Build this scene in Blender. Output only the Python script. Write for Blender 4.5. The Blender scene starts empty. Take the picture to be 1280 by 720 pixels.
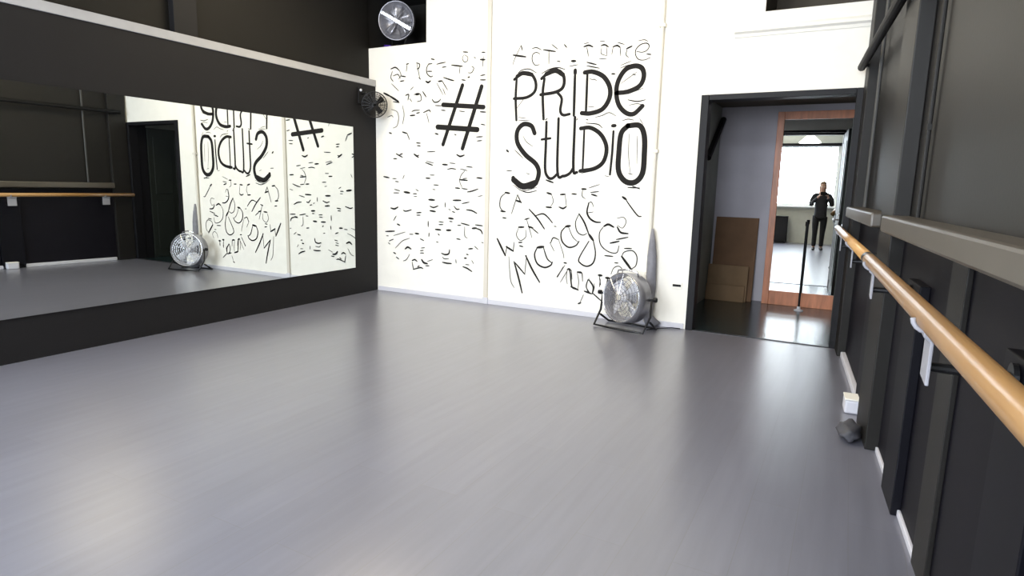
import bpy, bmesh, math, random
from mathutils import Vector, Matrix
C = bpy.context.scene.collection
PI = math.pi
random.seed(4)

# ------------------------------------------------------------------ camera
cam_d = bpy.data.cameras.new('camera'); cam = bpy.data.objects.new('camera', cam_d); C.objects.link(cam)
cam_d.sensor_width = 36; cam_d.lens = 766.8 / 1280 * 36; cam_d.clip_start = 0.02
PITCH, YAW, ROLL = math.radians(9.434), math.radians(-28.33), math.radians(1.375)
cy, sy, cp, sp = math.cos(YAW), math.sin(YAW), math.cos(PITCH), math.sin(PITCH)
fwd = Vector((sy*cp, cy*cp, -sp)); rt = Vector((cy, -sy, 0)); up = rt.cross(fwd)
r2 = rt*math.cos(ROLL) + up*math.sin(ROLL); u2 = -rt*math.sin(ROLL) + up*math.cos(ROLL)
m = Matrix((r2, u2, -fwd)).transposed().to_4x4(); m.translation = Vector((5.190, -6.008, 1.35))
cam.matrix_world = m
bpy.context.scene.camera = cam

# ------------------------------------------------------------------ light and exposure
vs = bpy.context.scene.view_settings
vs.view_transform = 'Standard'; vs.look = 'None'; vs.gamma = 1.0; vs.use_curve_mapping = False
vs.exposure = -1.16
world = bpy.data.worlds.new('overcast sky'); bpy.context.scene.world = world; world.use_nodes = True
bg = world.node_tree.nodes['Background']; bg.inputs[0].default_value = (0.93, 0.96, 1.0, 1); bg.inputs[1].default_value = 4.0

def area(name, loc, rot, sx, sy_, power, col):
    l = bpy.data.lights.new(name, 'AREA'); l.shape = 'RECTANGLE'; l.size = sx; l.size_y = sy_
    l.energy = power; l.color = col
    o = bpy.data.objects.new(name, l); C.objects.link(o); o.location = loc; o.rotation_euler = rot
    return o
REAR = -8.5                      # rear wall, behind the photographer
WINS = [(0.45, 1.85), (2.2, 3.6), (3.95, 5.55)]
for a, b in WINS:                # daylight outside the three rear windows
    area('window_daylight', ((a+b)/2, REAR-0.30, 1.85), (PI/2, 0, 0), b-a+.1, 1.75, 290*(b-a), (0.84, 0.91, 1.0))
for a, b in WINS:                # added light behind unseen transoms, to brighten the floor by the door
    area('added_transom_light', ((a+b)/2, REAR-0.30, 3.27), (PI/2, 0, 0), b-a+.1, .7, 190*(b-a), (0.84, 0.91, 1.0))
LAMPS = [(1.2, -1.6), (3.6, -1.6), (1.2, -4.6), (3.6, -4.6), (1.2, -7.2), (3.6, -7.2)]
for x, y in LAMPS:               # warm ceiling panels
    area('ceiling_panel_light', (x, y, 3.62), (0, 0, 0), 1.2, 1.2, 70 if y > -2 else (8 if y > -5 else 3), (1.0, 0.80, 0.47))
area('hall_ceiling_light', (4.2, .9, 2.34), (0, 0, 0), .3, .3, 3.0, (0.95, 0.95, 1.0))

# ------------------------------------------------------------------ materials
def mat(name, col, rough=.6, metal=0, spec=.5, var=0, vscale=8, bump=0, bscale=60, coat=0, stretch=None, emit=None):
    mt = bpy.data.materials.new(name); mt.use_nodes = True
    nt = mt.node_tree; b = nt.nodes['Principled BSDF']
    b.inputs['Base Color'].default_value = (*col, 1); b.inputs['Roughness'].default_value = rough
    b.inputs['Metallic'].default_value = metal; b.inputs['Specular IOR Level'].default_value = spec
    b.inputs['Coat Weight'].default_value = coat
    if emit:
        b.inputs['Emission Color'].default_value = (*emit[0], 1); b.inputs['Emission Strength'].default_value = emit[1]
    tc = nt.nodes.new('ShaderNodeTexCoord'); src = tc.outputs['Object']
    if stretch:
        mp = nt.nodes.new('ShaderNodeMapping'); mp.inputs['Scale'].default_value = stretch
        nt.links.new(src, mp.inputs[0]); src = mp.outputs[0]
    if var:
        n = nt.nodes.new('ShaderNodeTexNoise'); n.inputs['Scale'].default_value = vscale; n.inputs['Detail'].default_value = 4
        nt.links.new(src, n.inputs['Vector'])
        r = nt.nodes.new('ShaderNodeValToRGB')
        r.color_ramp.elements[0].position = .3; r.color_ramp.elements[1].position = .7
        r.color_ramp.elements[0].color = (*[c*(1-var) for c in col], 1)
        r.color_ramp.elements[1].color = (*[min(1, c*(1+var)) for c in col], 1)
        nt.links.new(n.outputs['Fac'], r.inputs[0]); nt.links.new(r.outputs[0], b.inputs['Base Color'])
    if bump:
        n = nt.nodes.new('ShaderNodeTexNoise'); n.inputs['Scale'].default_value = bscale; n.inputs['Detail'].default_value = 3
        nt.links.new(src, n.inputs['Vector'])
        bp = nt.nodes.new('ShaderNodeBump'); bp.inputs['Strength'].default_value = bump; bp.inputs['Distance'].default_value = .002
        nt.links.new(n.outputs['Fac'], bp.inputs['Height']); nt.links.new(bp.outputs[0], b.inputs['Normal'])
    return mt
def laminate():
    mt = mat('grey laminate planks', (.3, .3, .32), .3)
    nt = mt.node_tree; b = nt.nodes['Principled BSDF']
    tc = nt.nodes.new('ShaderNodeTexCoord'); mp = nt.nodes.new('ShaderNodeMapping')
    mp.inputs['Rotation'].default_value = (0, 0, PI/2); nt.links.new(tc.outputs['Object'], mp.inputs[0])
    br = nt.nodes.new('ShaderNodeTexBrick'); nt.links.new(mp.outputs[0], br.inputs['Vector'])
    br.inputs['Scale'].default_value = 1; br.inputs['Brick Width'].default_value = 1.3; br.inputs['Row Height'].default_value = .19
    br.inputs['Mortar Size'].default_value = .0022; br.inputs['Mortar Smooth'].default_value = .3
    br.inputs['Color1'].default_value = (.152, .154, .190, 1); br.inputs['Color2'].default_value = (.165, .167, .206, 1)
    br.inputs['Mortar'].default_value = (.147, .146, .168, 1)
    g = nt.nodes.new('ShaderNodeTexNoise'); m2 = nt.nodes.new('ShaderNodeMapping'); m2.inputs['Scale'].default_value = (14, 1.1, 1)
    nt.links.new(tc.outputs['Object'], m2.inputs[0]); nt.links.new(m2.outputs[0], g.inputs['Vector'])
    g.inputs['Scale'].default_value = 1.6; g.inputs['Detail'].default_value = 5
    rr = nt.nodes.new('ShaderNodeValToRGB'); rr.color_ramp.elements[0].color = (.93, .93, .93, 1); rr.color_ramp.elements[1].color = (1.06, 1.06, 1.06, 1)
    rr.color_ramp.elements[0].position = .33; rr.color_ramp.elements[1].position = .68
    nt.links.new(g.outputs['Fac'], rr.inputs[0])
    mx = nt.nodes.new('ShaderNodeMix'); mx.data_type = 'RGBA'; mx.blend_type = 'MULTIPLY'; mx.inputs[0].default_value = 1
    nt.links.new(br.outputs['Color'], mx.inputs[6]); nt.links.new(rr.outputs[0], mx.inputs[7]); nt.links.new(mx.outputs[2], b.inputs['Base Color'])
    b.inputs['Roughness'].default_value = .29; b.inputs['Specular IOR Level'].default_value = .6; b.inputs['Coat Weight'].default_value = .6; b.inputs['Coat Roughness'].default_value = .3
    return mt
def glass():
    mt = bpy.data.materials.new('clear window glass'); mt.use_nodes = True; nt = mt.node_tree; nt.nodes.clear()
    o = nt.nodes.new('ShaderNodeOutputMaterial'); mx = nt.nodes.new('ShaderNodeMixShader'); t = nt.nodes.new('ShaderNodeBsdfTransparent')
    g = nt.nodes.new('ShaderNodeBsdfGlossy'); g.inputs['Roughness'].default_value = .02; mx.inputs[0].default_value = .06
    nt.links.new(t.outputs[0], mx.inputs[1]); nt.links.new(g.outputs[0], mx.inputs[2]); nt.links.new(mx.outputs[0], o.inputs[0]); return mt
M = dict(
    white=mat('white wall paint', (.88, .86, .80), .75, var=.02, bump=.15),
    ceil=mat('white ceiling paint', (.8, .8, .78), .9),
    dark=mat('charcoal wall paint', (.0095, .0090, .0098), .6, spec=.22, var=.06, vscale=3, bump=.1),
    darkup=mat('dark brown-black wall paint', (.0075, .0066, .0052), .6, spec=.2, var=.08, vscale=3),
    right=mat('graphite wall paint', (.0125, .0115, .0105), .5, spec=.3, var=.07, vscale=2.5, bump=.12),
    dado=mat('very dark dado paint', (.0045, .004, .0075), .55, spec=.2, var=.08, vscale=3),
    leaf=mat('black green door paint', (.016, .020, .017), .45, spec=.4, var=.06),
    navy=mat('blue-black dado paint', (.003, .003, .006), .5, spec=.2, var=.08, vscale=3),
    rail=mat('pale grey painted metal', (.34, .34, .35), .45, var=.04),
    mirror=mat('silvered mirror glass', (.74, .77, .76), .0, metal=1),
    mirror2=mat('silvered hall mirror glass', (.84, .87, .87), .005, metal=1),
    floor=laminate(),
    paint=mat('black mural paint', (.012, .011, .011), .8, spec=.25),
    batten=mat('beige paint', (.66, .62, .55), .7),
    base=mat('pale lilac skirting', (.62, .62, .68), .5),
    sill=mat('grey brown sill paint', (.062, .050, .036), .36, spec=.9, var=.1, vscale=6),
    barre=mat('varnished beech', (.46, .25, .085), .3, spec=.8, var=.06, vscale=3),
    bracket=mat('pale grey bracket', (.34, .34, .38), .4),
    frame=mat('black door frame paint', (.008, .008, .010), .5, spec=.2, var=.05),
    black=mat('black plastic', (.008, .008, .009), .55, spec=.2),
    iron=mat('black steel', (.02, .02, .022), .35, metal=.6),
    hallfloor=mat('dark green vinyl', (.012, .026, .030), .22, spec=1.0, var=.2, vscale=5),
    hallwall=mat('blue grey plaster', (.58, .56, .62), .8, var=.05, vscale=3),
    hallgreen=mat('grey green plaster', (.30, .32, .29), .8, var=.12, vscale=4),
    orange=mat('orange stained pine', (.58, .23, .12), .4, var=.2, vscale=4, stretch=(6, 6, 1)),
    card=mat('brown cardboard', (.19, .105, .055), .8, var=.1, vscale=6),
    card2=mat('tan fibreboard', (.25, .16, .085), .8, var=.1, vscale=6),
    chrome=mat('chrome plated steel', (.75, .75, .78), .22, metal=1),
    conduit2=mat('dull grey conduit paint', (.055, .055, .053), .5),
    galv=mat('galvanised grey metal', (.42, .42, .46), .38, metal=.7, var=.12, vscale=9),
    fanwhite=mat('pale grey plastic', (.60, .60, .64), .4),
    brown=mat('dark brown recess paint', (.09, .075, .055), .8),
    blackrec=mat('black recess paint', (.010, .009, .008), .8),
    purple=mat('violet cable sheath', (.10, .04, .42), .4),
    conduit=mat('cream painted pipe', (.72, .69, .62), .5),
    greytaper=mat('grey woven cover', (.22, .22, .25), .8, var=.15, vscale=14),
    skin=mat('skin', (.55, .34, .25), .55, var=.05), hair=mat('light brown hair', (.22, .14, .08), .5, var=.3, vscale=30),
    jacket=mat('charcoal jacket cloth', (.025, .025, .030), .85, var=.2, vscale=20, bump=.3),
    trousers=mat('black trouser cloth', (.012, .012, .014), .85, var=.2, vscale=20),
    shoe=mat('black shoe leather', (.015, .014, .014), .4),
    glass=glass(), pvc=mat('white window plastic', (.80, .81, .82), .35),
    lampglow=mat('lit lamp diffuser', (.9, .9, .85), .5, emit=((1, .92, .78), 9)),
    cream=mat('cream wall paint', (.60, .60, .52), .8, var=.04), lump=mat('dark grey rubber', (.05, .05, .06), .6, var=.2),
)

# ------------------------------------------------------------------ helpers
def link(name, bm, m_, parent=None, smooth=False, bevel=0):
    me = bpy.data.meshes.new(name); bmesh.ops.recalc_face_normals(bm, faces=bm.faces); bm.to_mesh(me); bm.free()
    me.materials.append(M[m_] if isinstance(m_, str) else m_)
    if smooth: me.shade_smooth()
    o = bpy.data.objects.new(name, me); C.objects.link(o)
    if parent: o.parent = parent
    if bevel:
        b = o.modifiers.new('bevel', 'BEVEL'); b.width = bevel; b.segments = 2; b.limit_method = 'ANGLE'
    return o
def box(bm, x0, x1, y0, y1, z0, z1, T=None):
    r = bmesh.ops.create_cube(bm, size=1)
    for v in r['verts']:
        v.co = Vector(((x0+x1)/2 + v.co.x*(x1-x0), (y0+y1)/2 + v.co.y*(y1-y0), (z0+z1)/2 + v.co.z*(z1-z0)))
        if T: v.co = T @ v.co
    return r['verts']
def mbox(name, m_, x0, x1, y0, y1, z0, z1, parent=None, bevel=0, T=None):
    bm = bmesh.new(); box(bm, x0, x1, y0, y1, z0, z1, T); return link(name, bm, m_, parent, bevel=bevel)
def tube(bm, pts, r, n=10, cap=True):
    pts = [Vector(p) for p in pts]; rings = []
    rs = r if isinstance(r, (list, tuple)) else [r]*len(pts)
    closed = (pts[0]-pts[-1]).length < 1e-6 and len(pts) > 3
    if closed: pts = pts[:-1]; rs = rs[:len(pts)]
    N = len(pts); prev = None
    for i, p in enumerate(pts):
        if closed: d = pts[(i+1) % N]-pts[i-1]
        else: d = (pts[min(i+1, N-1)]-pts[max(i-1, 0)])
        d.normalize()
        if prev is None: a = d.orthogonal().normalized()
        else: a = (prev - d*prev.dot(d)).normalized()
        prev = a; b = d.cross(a)
        rings.append([bm.verts.new(p+(a*math.cos(2*PI*k/n)+b*math.sin(2*PI*k/n))*rs[i]) for k in range(n)])
    for i in range(N if closed else N-1):
        A, B = rings[i], rings[(i+1) % N]
        for k in range(n):
            try: bm.faces.new((A[k], A[(k+1) % n], B[(k+1) % n], B[k]))
            except ValueError: pass
    if cap and not closed: bm.faces.new(rings[0]); bm.faces.new(rings[-1])
def circle(c, r, ax1, ax2, n=32):
    c = Vector(c); a = Vector(ax1).normalized(); b = Vector(ax2).normalized()
    return [c+(a*math.cos(2*PI*k/n)+b*math.sin(2*PI*k/n))*r for k in range(n)]+[c+a*r]
def lathe(bm, prof, T=None, n=32):
    rings = []
    for r, z in prof:
        rings.append([bm.verts.new((T or Matrix()) @ Vector((r*math.cos(2*PI*k/n), r*math.sin(2*PI*k/n), z))) for k in range(n)])
    for A, B in zip(rings, rings[1:]):
        for k in range(n): bm.faces.new((A[k], A[(k+1) % n], B[(k+1) % n], B[k]))
    bm.faces.new(rings[0]); bm.faces.new(rings[-1])
def prism(bm, poly, axis, a, b):   # poly in the two other axes
    def P(u, v, w):
        return {'x': (w, u, v), 'y': (u, w, v), 'z': (u, v, w)}[axis]
    A = [bm.verts.new(P(u, v, a)) for u, v in poly]; B = [bm.verts.new(P(u, v, b)) for u, v in poly]
    bm.faces.new(A); bm.faces.new(list(reversed(B)))
    for i in range(len(poly)): bm.faces.new((A[i], A[(i+1) % len(poly)], B[(i+1) % len(poly)], B[i]))
def struct(o): o['kind'] = 'structure'; return o
def tag(o, label, cat, group=None):
    o['label'] = label; o['category'] = cat
    if group: o['group'] = group
    return o
def thing(name, label, cat, loc=(0, 0, 0), rz=0, group=None):
    o = bpy.data.objects.new(name, None); o.empty_display_size = .1; C.objects.link(o); o.location = loc; o.rotation_euler = (0, 0, rz)
    return tag(o, label, cat, group)

# ------------------------------------------------------------------ the room shell
struct(mbox('floor', 'floor', -.25, 6.35, REAR-.3, 0.0, -.12, 0))
H = 3.7
bm = bmesh.new()                                                    # white mural wall with door opening and two high recesses
box(bm, -.35, -.15, 0, .28, 0, H); box(bm, -.15, .76, 0, .28, 0, 2.95); box(bm, -.15, .76, 0, .28, 3.62, H)
box(bm, .76, 3.90, 0, .28, 0, H); box(bm, 3.90, 5.24, 0, .28, 2.22, 2.90); box(bm, 3.90, 4.39, 0, .28, 2.90, H)
box(bm, 4.39, 5.21, 0, .28, 3.5, H); box(bm, 5.21, 5.45, 0, .28, 2.9, H); box(bm, 5.24, 5.45, 0, .28, 0, 2.90)
struct(link('wall_back', bm, 'white'))
struct(mbox('trim_1', 'batten', 1.585, 1.635, -.022, 0, 0, H, bevel=.004))                       # narrow raised batten up the mural wall
# skirting of the mural wall
bm = bmesh.new(); box(bm, .02, 1.583, -.016, 0, 0, .055); box(bm, 1.637, 3.88, -.016, 0, 0, .055); box(bm, 1.575, 1.645, -.03, -.0005, 0, .075)
struct(link('baseboard_back', bm, 'base', bevel=.003))
# moulded ledge over the door
bm = bmesh.new(); prism(bm, [(0, 2.70), (-.012, 2.70), (-.02, 2.725), (-.045, 2.74), (-.045, 2.765), (-.03, 2.785), (0, 2.79)], 'x', 4.15, 5.335)
struct(link('trim_2', bm, 'white'))
bm = bmesh.new(); prism(bm, [(5.24, 2.21), (5.345, 2.17), (5.345, 2.40), (5.30, 2.43), (5.24, 2.43)], 'y', -.05, -.001)
struct(link('trim_3', bm, 'white', bevel=.01))
# recesses
def recess(x0, x1, z0, z1, m_, n):
    bm = bmesh.new(); y0, y1 = .28, .75
    box(bm, x0-.03, x1+.03, y1, y1+.03, z0-.03, z1+.03); box(bm, x0-.03, x0, y0+.001, y1, z0, z1); box(bm, x1, x1+.03, y0+.001, y1, z0, z1)
    box(bm, x0-.03, x1+.03, y0+.001, y1, z0-.03, z0); box(bm, x0-.03, x1+.03, y0+.001, y1, z1, z1+.03)
    box(bm, x0, x0+.004, .002, y0, z0, z1); box(bm, x1-.004, x1, .002, y0, z0, z1); box(bm, x0, x1, .002, y0, z0, z0+.004)
    struct(link('trim_%d' % n, bm, m_))
recess(-.15, .76, 2.95, 3.62, 'blackrec', 4); recess(4.39, 5.21, 2.90, 3.5, 'brown', 5)

# left wall: upper wall set back, lower false wall that carries the mirror
bm = bmesh.new(); box(bm, -.35, -.1, REAR, 0, 0, H); struct(link('wall_left', bm, 'darkup'))
struct(mbox('trim_6', 'dark', -.1, 0, REAR, 0, 0, 2.50))
struct(mbox('trim_7', 'rail', -.1, .012, REAR, -.002, 2.50, 2.575, bevel=.004))                # pale capping rail
for i, (a, b) in enumerate([(-2.53, -2.31), (-5.2, -4.98)]):
    struct(mbox('trim_%d' % (8+i), 'dark', -.1, -.03, a, b, 2.576, H, bevel=.004))
mi = thing('wall_mirror', 'long frameless wall mirror set in the charcoal left wall', 'mirror', (0, -3.9, .328))
def loc_box(name, m_, par, x0, x1, y0, y1, z0, z1, bevel=0):
    l = par.location; return mbox(name, m_, x0-l.x, x1-l.x, y0-l.y, y1-l.y, z0-l.z, z1-l.z, par, bevel)
loc_box('mirror_glass', 'mirror', mi, .001, .007, -7.4, -.408, .328, 1.99)
bm = bmesh.new()
for y0, y1, z0, z1 in [(-7.404, -.404, .322, .328), (-7.404, -.404, 1.99, 1.996), (-.408, -.402, .328, 1.99), (-7.406, -7.4, .328, 1.99)]:
    box(bm, .001, .009, y0+3.9, y1+3.9, z0-.328, z1-.328)
link('edge_strip', bm, 'black', mi)

# right wall, slightly splayed: local frame  u along the wall (towards the camera), w out of the wall
ang = math.atan(.08)
RW = Matrix.Translation((5.28, 0, 0)) @ Matrix.Rotation(ang, 4, 'Z')     # local -Y runs along the wall, local -X into the room
def rbox(bm, u0, u1, w0, w1, z0, z1): return box(bm, -w1, -w0, -u1, -u0, z0, z1, RW)
def rmb(name, m_, u0, u1, w0, w1, z0, z1, parent=None, bevel=0):
    bm = bmesh.new(); rbox(bm, u0, u1, w0, w1, z0, z1); return link(name, bm, m_, parent, bevel=bevel)
L = 8.6
struct(rmb('wall_right', 'right', 0.0, L, -.25, 0, 0, H))
struct(rmb('trim_10', 'dado', .02, L, 0, .012, 0, 1.14))                 # darker dado under the sills
k = 11
for u0, u1 in [(.02, .28), (1.93, 2.36), (5.0, 5.4), (7.9, 8.3)]:
    struct(rmb('trim_%d' % k, 'right', u0, u1, .0, .075, 0, H, bevel=.006)); k += 1
for u0, u1 in [(.28, 1.93), (2.36, 5.0), (5.4, 7.9)]:                    # projecting sills
    struct(rmb('trim_%d' % k, 'sill', u0, u1, .0, .125, 1.165, 1.25, bevel=.012)); k += 1
for u in (1.68, 2.95, 4.3, 5.65, 7.0):
    struct(rmb('trim_%d' % k, 'navy', u-.14, u+.14, .012, .05, 0, .99, bevel=.004)); k += 1
for u in (3.55, 6.2):
    struct(rmb('trim_%d' % k, 'right', u-.1, u+.1, .012, .03, 0, 1.164, bevel=.003)); k += 1
struct(rmb('baseboard_right', 'base', .3, 1.92, .012, .05, 0, .05, bevel=.008))
struct(rmb('trim_%d' % k, 'base', 2.37, 4.16, .012, .026, 0, .03, bevel=.004)); k += 1

# ceiling and rear wall with three windows and an added row of transoms
struct(mbox('ceiling', 'ceil', -.35, 6.4, REAR-.3, .29, H, H+.1))
bm = bmesh.new(); xs = [-.35] + [v for w in WINS for v in w] + [6.4]
for i in range(0, len(xs), 2): box(bm, xs[i], xs[i+1], REAR-.25, REAR, 0, H)
for a, b in WINS: box(bm, a, b, REAR-.25, REAR, 0, 1.0); box(bm, a, b, REAR-.25, REAR, 2.62, 2.95); box(bm, a, b, REAR-.25, REAR, 3.58, H)
struct(link('wall_rear', bm, 'cream'))
for i, (a, b) in enumerate(WINS):
    w = bpy.data.objects.new('window_%d' % (i+1), None); C.objects.link(w); w.location = ((a+b)/2, REAR-.12, 1.0); struct(w)
    bm = bmesh.new(); hw = (b-a)/2
    for q in [(-hw, -hw+.06, 0, 1.62), (hw-.06, hw, 0, 1.62), (-hw+.06, hw-.06, 0, .06), (-hw+.06, hw-.06, 1.56, 1.62), ]:
        box(bm, q[0], q[1], -.035, .035, q[2], q[3])
    link('window_frame', bm, 'pvc', w)
    mbox('pane', 'glass', -hw+.055, hw-.055, -.004, .004, .055, 1.565, w)
    mbox('blind_box', 'frame', -hw-.05, hw+.05, .125, .20, 1.58, 1.66, w, bevel=.006)
    mbox('window_sill', 'pvc', -hw-.04, hw+.04, .13, .24, -.04, -.002, w, bevel=.006)

for i, (a, b) in enumerate(WINS):  # upper window row, unseen, added to throw a bright patch on the floor
    w = bpy.data.objects.new('window_%d' % (i+4), None); C.objects.link(w); w.location = ((a+b)/2, REAR-.12, 2.95); struct(w)
    bm = bmesh.new(); hw = (b-a)/2
    for q in [(-hw, -hw+.05, 0, .63), (hw-.05, hw, 0, .63), (-hw+.05, hw-.05, 0, .05), (-hw+.05, hw-.05, .58, .63)]:
        box(bm, q[0], q[1], -.035, .035, q[2], q[3])
    link('window_frame', bm, 'pvc', w)
    mbox('pane', 'glass', -hw+.045, hw-.045, -.004, .004, .045, .585, w)

# hallway beyond the door
struct(mbox('trim_40', 'hallfloor', 3.5, 5.8, 0.0, 2.3, -.12, 0))
bm = bmesh.new(); box(bm, 3.5, 5.8, 2.14, 2.3, 0, 2.37); struct(link('wall_hall_back', bm, 'hallwall'))
bm = bmesh.new(); box(bm, 3.5, 3.70, .28, 2.14, 0, 2.37); struct(link('wall_hall_left', bm, 'hallgreen'))
bm = bmesh.new(); box(bm, 5.6, 5.8, .28, 2.14, 0, 2.37); struct(link('wall_hall_right', bm, 'hallgreen'))
struct(mbox('trim_41', 'brown', 3.5, 5.8, .28, 2.3, 2.37, 2.7))
# door frame and open door leaf
d = bpy.data.objects.new('door_1', None); C.objects.link(d); d.location = (4.56, 0, 0); struct(d)
bm = bmesh.new()
box(bm, -.66, -.59, -.02, .12, 0, 2.22); box(bm, .60, .68, -.02, .12, 0, 2.22); box(bm, -.59, .60, -.02, .12, 2.17, 2.22)
link('door_frame', bm, 'frame', d, bevel=.004)
lf = bpy.data.objects.new('door_leaf', None)
bm = bmesh.new(); box(bm, .60, .635, .275, 1.13, .01, 2.16)
for z0, z1 in [(.15, .95), (1.08, 2.02)]:
    for y0, y1 in [(.36, .66), (.74, 1.05)]:
        box(bm, .592, .601, y0, y1, z0, z1)
lf = link('door_leaf', bm, 'leaf', d, bevel=.003)
bm = bmesh.new(); tube(bm, [(.60, 1.07, 1.02), (.545, 1.07, 1.02), (.54, 1.05, 1.02), (.54, .95, 1.02)], .009); box(bm, .590, .600, 1.045, 1.095, .93, 1.11)
link('door_handle', bm, 'chrome', lf)
struct(mbox('trim_43', 'hallgreen', 3.901, 3.93, .125, .285, 0, 2.20)); struct(mbox('trim_44', 'frame', 5.17, 5.239, .125, .262, 0, 2.20)); struct(mbox('trim_45', 'frame', 3.93, 5.17, .125, .285, 2.19, 2.219))
struct(mbox('trim_42', 'iron', 3.98, 5.17, -.012, .02, -.001, .006))        # threshold strip
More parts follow.
